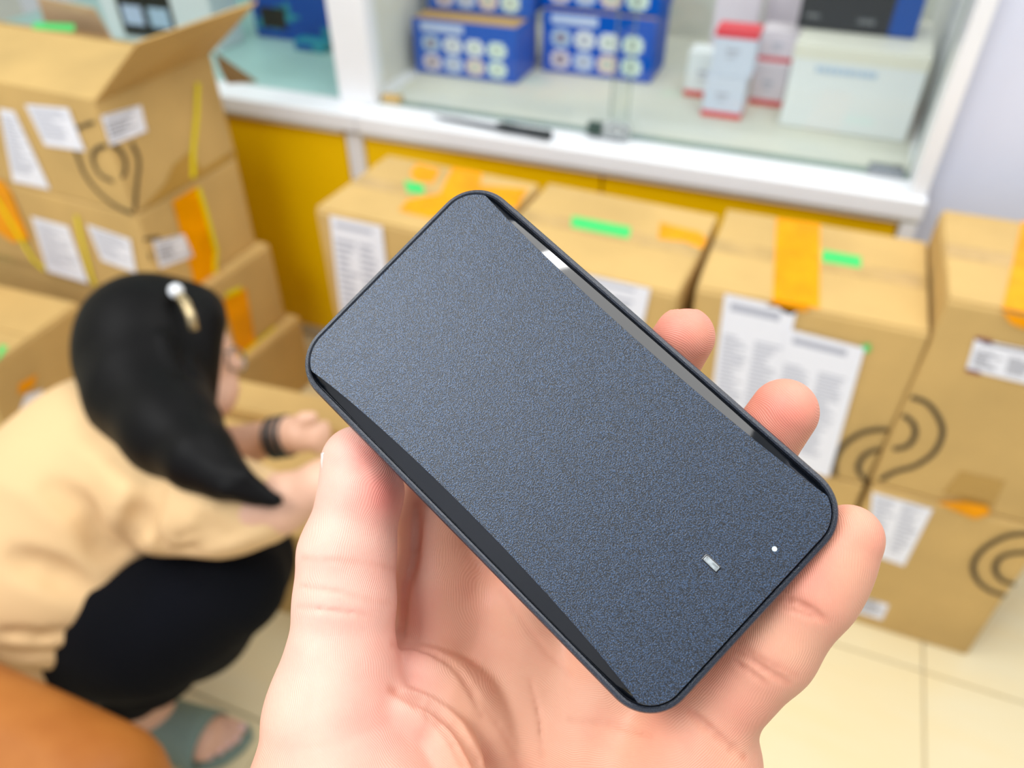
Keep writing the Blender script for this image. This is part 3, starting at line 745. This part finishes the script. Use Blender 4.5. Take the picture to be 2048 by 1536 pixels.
# hair
HR = sdf_box([ww(300, 680, 1.2), ww(570, 1010, 1.0)], .17, .005)
HR.ell(ww(296, 672, 1.20), (.104, .104, .098), .03)
HR.ell(ww(385, 628, 1.22), (.050, .050, .042), .03)
HR.ell(ww(290, 745, 1.17), (.098, .085, .085), .04)
HR.cone(ww(402, 650, 1.19), ww(400, 800, 1.16), .030, .022, .03)
HR.chain([(ww(290, 790, 1.13), .082), (ww(345, 860, 1.07), .062), (ww(402, 915, 1.02), .042), (ww(452, 955, 1.0), .024), (ww(510, 985, .99), .010), (ww(570, 1008, .99), .003)], .03)
rr = random.Random(3)
for i in range(26):
    o = rr.uniform(-1, 1); px = 300+o*95
    p = [ww(px, 690+rr.uniform(-20, 30), 1.10+.09*o*o), ww(300+o*85+30, 800, 1.06+.05*o*o), ww(395+o*50, 915+o*-22, .985+.03*abs(o)), ww(470+o*26, 965-o*18, .975), ww(540+rr.uniform(-25, 25), 1000+rr.uniform(-8, 10), .98)]
    HR.chain(list(zip(p, (.006, .010, .008, .006, .0025))), .006)
HR.mesh('hair', 'hair', wm, smooth_it=1)
tube('hair_band', [ww(342, 574, 1.19), ww(352, 584, 1.13), ww(370, 604, 1.10), ww(382, 632, 1.095), ww(388, 660, 1.10)], .007, 'clip', wm, 8)
bm = bmesh.new(); bmesh.ops.create_uvsphere(bm, u_segments=12, v_segments=8, radius=.011, matrix=Matrix.Translation(ww(352, 582, 1.12))); finish(bm, 'hair_pearl', 'white', wm, True)
for cx_, cy_, cd in ((470, 718, 1.235), (476, 722, 1.28)):
    ctr = ww(cx_, cy_, cd); a = (Vector(RT)*.35+FW*.9).normalized()
    tube('glasses_rim', [Vector(ctr)+(a*math.cos(t)+UP*math.sin(t))*.019 for t in np.linspace(0, 2*math.pi, 17)[:-1]], .0016, 'steel', wm, 6, closed=True)
tube('glasses_arm', [ww(466, 706, 1.22), ww(430, 702, 1.17)], .0016, 'steel', wm, 6)
wa, wb_ = ww(552, 874, 1.22), ww(566, 872, 1.218); ax_ = Vector(ww(590, 868, 1.21)-ww(530, 878, 1.225)).normalized(); e1 = ax_.orthogonal().normalized(); e2 = ax_.cross(e1)
ctr = Vector(ww(562, 874, 1.215))
for k_ in (-.012, 0.0, .012):
    tube('bracelet', [ctr+ax_*k_+(e1*math.cos(t)+e2*math.sin(t))*.031 for t in np.linspace(0, 2*math.pi, 21)[:-1]], .0042, 'knife', wm, 8, closed=True)

for o_ in [o for o in bpy.data.objects if o.parent is wm]: o_.location = o_.location - wm.location

# ================================================================== DEVICE
ctr = Vector((0.01006, -0.01088, -0.17680)); ex = Vector((.71118, -.67026, .21207)).normalized(); nz = Vector((-.1196, .1819, .9760))
nz = (nz-ex*nz.dot(ex)).normalized(); ey = nz.cross(ex)
DM = CM @ Matrix(((ex.x, ey.x, nz.x, ctr.x), (ex.y, ey.y, nz.y, ctr.y), (ex.z, ey.z, nz.z, ctr.z), (0, 0, 0, 1)))
HL, HW, CR = .0600, .03335, .0105
dv = link('drive_enclosure', None); dv.matrix_world = DM; dv.empty_display_size = .02
tag(dv, 'dark grey-blue rectangular plastic drive enclosure held in the near hand', 'electronic device')
def speckle(name, c0, c1, rough, bstr, scale=2600, spec=.5):
    q = N(name); b = q.b; b.inputs['Roughness'].default_value = rough; b.inputs['Specular IOR Level'].default_value = spec
    tc = q.n('ShaderNodeTexCoord'); no = q.n('ShaderNodeTexNoise', Scale=float(scale), Detail=2.0); q.l(tc.outputs['Object'], no.inputs['Vector'])
    mr = q.n('ShaderNodeMapRange'); mr.inputs[1].default_value = .44; mr.inputs[2].default_value = .66; q.l(no.outputs['Fac'], mr.inputs[0])
    mx = q.n('ShaderNodeMix', data_type='RGBA'); mx.inputs[6].default_value = lin(c0); mx.inputs[7].default_value = lin(c1); q.l(mr.outputs[0], mx.inputs[0]); q.l(mx.outputs[2], b.inputs['Base Color'])
    bp = q.n('ShaderNodeBump', Strength=bstr, Distance=.00016); q.l(no.outputs['Fac'], bp.inputs['Height']); q.l(bp.outputs[0], b.inputs['Normal']); return q.m
M['panel'] = speckle('speckled_plastic', (4, 8, 15), (50, 76, 108), .34, .8, scale=3600, spec=1.0)
M['panel'].node_tree.nodes['Principled BSDF'].inputs['Metallic'].default_value = .25
M['rim'] = speckle('rim_plastic', (18, 23, 34), (52, 60, 74), .36, .6, scale=4200, spec=.7)
M['glossb'] = mat('glossy_black_plastic', (8, 11, 16), .05)
M['clearw'] = mat('clear_window', (170, 178, 180), .12, var=.4, vscale=900)
M['led'] = mat('white_dot', (225, 240, 240), .4)
def outline(ins, n=14, side=40):
    hl, hw, r = HL-ins, HW-ins, max(CR-ins, .002); P = []
    for sx, sy, a0 in ((1, 1, 0), (-1, 1, 90), (-1, -1, 180), (1, -1, 270)):
        arc = [(sx*(hl-r)+r*math.cos(math.radians(a0+90*k/n)), sy*(hw-r)+r*math.sin(math.radians(a0+90*k/n))) for k in range(n+1)]
        P += arc
        nxt = {(1, 1): (-1, 1), (-1, 1): (-1, -1), (-1, -1): (1, -1), (1, -1): (1, 1)}[(sx, sy)]
        if sx != nxt[0]:
            x0, x1 = sx*(hl-r), nxt[0]*(hl-r); P += [(x0+(x1-x0)*k/side, sy*hw) for k in range(1, side)]
    return P
def cut(P, extra):
    o = []
    for x, y in P:
        t = (x+HL-.004)/(2*HL-.008); t = min(max(t, 0), 1)
        lim = HW-.0021-(extra if y > 0 else extra+.0012)*math.sin(math.pi*t)**.55
        o.append((x, max(-lim, min(lim, y))))
    return o
def loft(name, rings, m, cap0=False, cap1=False, smooth=True):
    bm = bmesh.new(); V = [[bm.verts.new((x, y, z)) for x, y in P] for P, z in rings]; n = len(V[0])
    for A, Bq in zip(V, V[1:]):
        for i in range(n): bm.faces.new((A[i], A[(i+1) % n], Bq[(i+1) % n], Bq[i]))
    if cap0: bm.faces.new(V[0][::-1])
    if cap1: bm.faces.new(V[-1])
    bmesh.ops.recalc_face_normals(bm, faces=bm.faces)
    o = finish(bm, name, m, dv, smooth)
    return o
def smooth_by_angle(o, deg=35):
    bm = bmesh.new(); bm.from_mesh(o.data)
    for e in bm.edges:
        if len(e.link_faces) == 2 and e.calc_face_angle() > math.radians(deg): e.smooth = False
    bm.to_mesh(o.data); bm.free()
TK = .0105
o = loft('case', [(outline(.0026), -TK), (outline(.0010), -TK+.0005), (outline(.0002), -TK+.0018), (outline(0), -.0030), (outline(.0001), -.0016), (outline(.0005), -.0008), (outline(.0012), -.0006), (outline(.0016), -.0009), (outline(.0017), -.0022)], 'rim', cap0=True, cap1=True); smooth_by_angle(o)
f0 = cut(outline(.0021), .0028)
o = loft('glossy_edge', [(outline(.0019), -.0022), (outline(.0019), -.0014), (outline(.0020), -.0012), (f0, .0001)], 'glossb'); smooth_by_angle(o, 25)
f1 = [(x*.9985, y*.998) for x, y in f0]
o = loft('top_panel', [(f0, -.0001), (f0, .00012), (f1, .00022)], 'panel', cap1=True); smooth_by_angle(o, 8)
def dloc(px, py):
    mi = DM.inverted(); o_ = mi @ CP; d_ = mi.to_3x3() @ ray(px, py); t = (.00022-o_.z)/d_.z; return o_+d_*t
p = dloc(1423, 1127); ca = math.radians(-2)
bm = bmesh.new(); add_box(bm, (p.x-.00225, p.y-.0010, -.0002), (p.x+.00225, p.y+.0010, .00028), .00025, 2); wn = finish(bm, 'window_bezel', 'glossb', dv)
bm = bmesh.new(); add_box(bm, (p.x-.0019, p.y-.00070, 0), (p.x+.0019, p.y+.00070, .00036), .0002, 2); finish(bm, 'window', 'clearw', wn)
p = dloc(1549, 1098)
bm = bmesh.new(); bmesh.ops.create_cone(bm, cap_ends=True, segments=20, radius1=.00058, radius2=.0005, depth=.0003, matrix=Matrix.Translation((p.x, p.y, .0003))); finish(bm, 'indicator_dot', 'led', dv)

# ================================================================== HAND
def skin_mat():
    q = N('hand_skin'); b = q.b; b.inputs['Roughness'].default_value = .48; b.inputs['Specular IOR Level'].default_value = .35
    at = q.n('ShaderNodeAttribute', attribute_name='tone'); tc = q.n('ShaderNodeTexCoord')
    no = q.n('ShaderNodeTexNoise', Scale=90.0, Detail=4.0); q.l(tc.outputs['Object'], no.inputs['Vector'])
    sep = q.n('ShaderNodeSeparateColor'); q.l(at.outputs['Color'], sep.inputs[0])
    m1 = q.n('ShaderNodeMix', data_type='RGBA'); m1.inputs[6].default_value = lin((214, 152, 114)); m1.inputs[7].default_value = lin((233, 180, 162)); q.l(sep.outputs[1], m1.inputs[0])
    ad = q.n('ShaderNodeMath', operation='MULTIPLY_ADD'); q.l(no.outputs['Fac'], ad.inputs[0]); ad.inputs[1].default_value = .5; ad.inputs[2].default_value = -.25
    a2 = q.n('ShaderNodeMath', operation='ADD', use_clamp=True); q.l(ad.outputs[0], a2.inputs[0]); q.l(sep.outputs[0], a2.inputs[1])
    m2 = q.n('ShaderNodeMix', data_type='RGBA'); q.l(a2.outputs[0], m2.inputs[0]); q.l(m1.outputs[2], m2.inputs[6]); m2.inputs[7].default_value = lin((222, 116, 104))
    m3 = q.n('ShaderNodeMix', data_type='RGBA'); q.l(sep.outputs[2], m3.inputs[0]); q.l(m2.outputs[2], m3.inputs[6]); m3.inputs[7].default_value = lin((190, 104, 78))
    q.l(m3.outputs[2], b.inputs['Base Color'])
    b.inputs['Subsurface Weight'].default_value = .12; b.inputs['Subsurface Radius'].default_value = (1, .35, .2); b.inputs['Subsurface Scale'].default_value = .003
    wv = q.n('ShaderNodeTexWave', wave_type='RINGS', rings_direction='SPHERICAL'); wv.inputs['Scale'].default_value = 700.0; wv.inputs['Distortion'].default_value = 40.0; wv.inputs['Detail'].default_value = 1.5; wv.inputs['Detail Scale'].default_value = .12
    mp = q.n('ShaderNodeMapping'); mp.inputs['Location'].default_value = (-.02, .05, .19); q.l(tc.outputs['Object'], mp.inputs[0]); q.l(mp.outputs[0], wv.inputs['Vector'])
    n2 = q.n('ShaderNodeTexNoise', Scale=500.0, Detail=3.0); q.l(tc.outputs['Object'], n2.inputs['Vector'])
    sm_ = q.n('ShaderNodeMath', operation='ADD'); q.l(wv.outputs['Fac'], sm_.inputs[0]); q.l(n2.outputs['Fac'], sm_.inputs[1])
    bp = q.n('ShaderNodeBump', Strength=.5, Distance=.00008); q.l(sm_.outputs[0], bp.inputs['Height']); q.l(bp.outputs[0], b.inputs['Normal'])
    return q.m
M['hand'] = skin_mat(); M['nail'] = mat('thumb_nail', (240, 206, 196), .22, coat=.3)
A = Sdf((-.066, -.108, -.236), (.092, .018, -.140), .00062)
def ch(lst, k=.003, **kw): A.chain([(cl(x, y, d), r) for x, y, d, r in lst], k, **kw)
# palm
K = .012
ch([(900, 1170, .213, .0105), (930, 1400, .212, .013), (990, 1700, .208, .017)], K)
ch([(1050, 1210, .211, .0105), (1060, 1450, .209, .013), (1070, 1750, .207, .017)], K)
ch([(1220, 1310, .203, .0105), (1200, 1500, .203, .013), (1160, 1750, .204, .017)], K)
ch([(1400, 1440, .1865, .0112), (1370, 1600, .190, .015), (1270, 1800, .198, .020)], K)
ch([(1405, 1520, .1850, .0125), (1350, 1760, .190, .018)], .008)
# thumb and thenar
ch([(716, 925, .1945, .0094), (723, 985, .1935, .0101), (694, 1110, .1915, .0117), (690, 1200, .189, .0120), (682, 1330, .186, .0131), (672, 1440, .184, .0160)], .003)
ch([(672, 1440, .184, .0160), (700, 1620, .182, .0250), (790, 1800, .185, .030)], .005)
ch([(840, 1310, .2070, .0105), (820, 1420, .2010, .0130), (850, 1650, .190, .020)], .006)
ch([(672, 1400, .190, .0130), (820, 1400, .2010, .0110), (900, 1420, .205, .012)], .008)
# fingers
ch([(875, 1250, .2100, .0120), (868, 1160, .2110, .0112), (866, 1040, .2125, .0100), (878, 880, .214, .0092), (930, 740, .2135, .0088), (985, 640, .2125, .0082)], .003)
ch([(1050, 1210, .211, .0105), (1180, 940, .2065, .0095), (1312, 765, .1985, .0084), (1368, 674, .1905, .0076)], .003)
ch([(1220, 1310, .203, .0105), (1375, 1080, .1965, .0095), (1505, 915, .1905, .0087), (1568, 824, .1855, .0081)], .003)
ch([(1400, 1440, .1865, .0112), (1538, 1296, .1800, .0104), (1628, 1180, .1765, .0097), (1698, 1076, .1745, .0076)], .003)
# pads
A.ell(cl(1668, 1130, .1750), (.0080, .0090, .0075), .004)
# creases: thin grooves that follow the surface
DS = np.arange(.150, .232, .0003)
def surf(px, py):
    P = np.outer(DS, cl(px, py, 1.0)); g = (P-A.lo)/A.h; n_ = np.array(A.f.shape)
    ok = np.all((g >= 0) & (g < n_-1), 1); gi = np.clip(g.astype(int), 0, n_-2); v = np.where(ok, A.f[gi[:, 0], gi[:, 1], gi[:, 2]], 1.0)
    k_ = np.argmax(v < 0); return DS[k_] if v[k_] < 0 else None
def dense(pix, step=9):
    P = [Vector(p) for p in pix]; P = [2*P[0]-P[1]]+P+[2*P[-1]-P[-2]]; out = []
    for i in range(1, len(P)-2):
        a, b, c, d = P[i-1:i+3]; n_ = max(2, int((c-b).length/step))
        for t in np.linspace(0, 1, n_+1)[:-1]: out.append(.5*((2*b)+(c-a)*t+(2*a-5*b+4*c-d)*t*t+(3*b-a-3*c+d)*t**3))
    return out+[P[-2]]
LINES = []
def groove(pix, r=.0007, k=.0012, sink=.35, tint=.35, wd=.0009):
    pts = [(p.x, p.y, surf(p.x, p.y)) for p in dense(pix)]; pts = [p for p in pts if p[2]]
    if len(pts) < 2: return
    n_ = len(pts); q = []
    for i_, (x, y, d) in enumerate(pts):
        e = min(1, 4*min(i_, n_-1-i_)/n_+.25); q.append((x, y, d+r*sink*0-r*(1-e)*.5, r*e))
    if any(abs(a[2]-b[2]) > .004 for a, b in zip(q, q[1:])): q = [a for a in q if abs(a[2]-np.median([z[2] for z in q])) < .02]
    LINES.append(([cl(*a[:3]) for a in q], wd, tint)); GR_.append((q, k))
GR_ = []
def lobe(pix, r, k=.004, sink=.6):
    q = [(p.x, p.y, surf(p.x, p.y)) for p in dense(pix, 20)]; q = [p for p in q if p[2]]; n_ = len(q)
    L_ = [(x, y, d+r*sink, r*(.6+.4*math.sin(math.pi*i/(n_-1)))) for i, (x, y, d) in enumerate(q)]
    ch(L_, k)
lobe([(798, 1420), (840, 1450), (880, 1490), (905, 1540), (920, 1600)], .0065, .004, .45)
lobe([(820, 1335), (880, 1362), (935, 1405), (975, 1460), (1000, 1530)], .0060, .004, .5)
# thumb joint lines
groove([(604, 1116), (650, 1120), (700, 1122), (750, 1128), (792, 1138)], .0002, .0006, tint=.2)
groove([(600, 1172), (680, 1186), (740, 1200), (784, 1206)], .0002, .0006, tint=.15)
groove([(592, 1215), (660, 1222), (740, 1232)], .0001, .001, tint=.08)
# little finger joint lines
groove([(1556, 1196), (1590, 1204), (1625, 1222), (1652, 1244)], .0003, .0012, tint=.3)
groove([(1566, 1215), (1600, 1226), (1630, 1240)], .0002, .0010, tint=.2)
groove([(1470, 1300), (1500, 1318), (1540, 1346), (1575, 1366)], .0003, .0012, tint=.3)
groove([(1480, 1290), (1520, 1316), (1560, 1336), (1592, 1350)], .0002, .0006, tint=.2)
groove([(1466, 1318), (1500, 1344), (1530, 1366)], .0002, .0010, tint=.2)
groove([(1380, 1424), (1415, 1456), (1450, 1488), (1490, 1515)], .0006, .0012, tint=.6)
# thumb base folds
groove([(786, 1378), (812, 1388), (850, 1400), (890, 1426), (925, 1462), (950, 1505), (965, 1545), (972, 1600)], .0017, .0010, tint=.9, wd=.0013)
groove([(800, 1384), (815, 1396), (850, 1424), (885, 1456), (908, 1490), (925, 1530)], .0003, .0012, tint=.3)
groove([(786, 1290), (830, 1292), (870, 1305), (910, 1330), (945, 1380), (965, 1430)], .0005, .0015, tint=.25)
groove([(835, 1010), (836, 1060), (828, 1130), (812, 1180), (806, 1240), (800, 1290)], .0005, .0015, tint=.5, wd=.0016)
groove([(1000, 1180), (1050, 1250), (1090, 1300), (1140, 1350)], .0001, .001, tint=.12)
groove([(900, 1320), (960, 1400), (1010, 1470), (1040, 1536)], .0001, .001, tint=.15)
groove([(1060, 1360), (1080, 1440), (1085, 1530)], .0001, .001, tint=.12)
groove([(1140, 1440), (1230, 1450), (1300, 1470)], .0001, .001, tint=.12)
for q, k in GR_: A.chain([(cl(x, y, d), r) for x, y, d, r in q], k, sub=True)
hand = A.mesh('hand', 'hand', None, None, 1)
tag(hand, 'bare left hand in the foreground, palm towards the viewer, gripping the dark device', 'hand')
# skin redness and pallor, with fold shade put into the colour along creases
me = hand.data; n = len(me.vertices); co_ = np.empty(n*3, np.float32); me.vertices.foreach_get('co', co_); co_ = co_.reshape(-1, 3).astype(float)
tone = np.zeros((n, 4), np.float32); tone[:, 3] = 1
def seg_d(a, b):
    d = b-a; t = np.clip(((co_-a)@d)/max(d@d, 1e-12), 0, 1); return np.linalg.norm(co_-a-t[:, None]*d, axis=1)
for x, y, d, r, s in ((1345, 650, .184, .014, .62), (1545, 800, .179, .015, .62), (1735, 1050, .166, .010, .30), (1600, 1150, .165, .010, .55), (1660, 1030, .166, .012, .25), (770, 985, .184, .009, .75), (740, 920, .186, .008, .5), (740, 1160, .180, .016, .18), (760, 1480, .168, .014, .35), (650, 1500, .168, .02, .12), (1480, 1420, .172, .014, .25), (810, 1280, .19, .012, .3), (1400, 1560, .170, .02, .22), (880, 1200, .20, .02, .18)):
    dd = np.linalg.norm(co_-cl(x, y, d), axis=1); tone[:, 0] = np.maximum(tone[:, 0], s*np.exp(-(dd/r)**2))
dth = np.minimum.reduce([seg_d(cl(700, 900, .19), cl(690, 1300, .184)), seg_d(cl(690, 1300, .184), cl(720, 1700, .18))])
tone[:, 1] = 1/(1+np.exp((dth-.024)/.004)); tone[:, 1] = np.maximum(tone[:, 1], .35)
for pl, wd, ti in LINES:
    for a, b in zip(pl, pl[1:]):
        mid = (a+b)/2; near = np.where(np.abs(co_-mid).max(1) < .006)[0]
        if not len(near): continue
        d = b-a; c3 = co_[near]-a; t = np.clip((c3@d)/max(d@d, 1e-12), 0, 1); dd = np.linalg.norm(c3-t[:, None]*d, axis=1)
        tone[near, 2] = np.maximum(tone[near, 2], ti*np.exp(-(dd/wd)**2))
ca_ = me.color_attributes.new('tone', 'FLOAT_COLOR', 'POINT'); ca_.data.foreach_set('color', tone.ravel())
hand.matrix_world = CM
# thumbnail seen edge on
bm = bmesh.new(); P0 = [(652, 872, .1925), (649, 905, .1925), (647, 940, .192), (646, 968, .1915)]
rows = []
for i, (x, y, d) in enumerate(P0):
    rows.append([Vector(cl(x+10*math.sin(a)-4, y, d+.0062*math.cos(a)*.8-.001)) for a in np.linspace(-.2, 2.6, 9)])
rows = []
ax0, ax1 = cl(722, 905, .1945), cl(724, 985, .1938)
for t in np.linspace(-.15, .95, 8):
    c0 = ax0+(ax1-ax0)*t; rr_ = .0098+.0005*t - (.0016*max(0, -t)/.15)
    rows.append([bm.verts.new(Vector(c0)+Vector((-math.cos(a)*rr_, 0, -math.sin(a)*rr_))) for a in np.linspace(-.55, 1.45, 14)])
for X, Y_ in zip(rows, rows[1:]):
    for i in range(13): bm.faces.new((X[i], X[i+1], Y_[i+1], Y_[i]))
nl = finish(bm, 'thumbnail', 'nail', hand, True); md = nl.modifiers.new('solidify', 'SOLIDIFY'); md.thickness = .0004; md.offset = 0
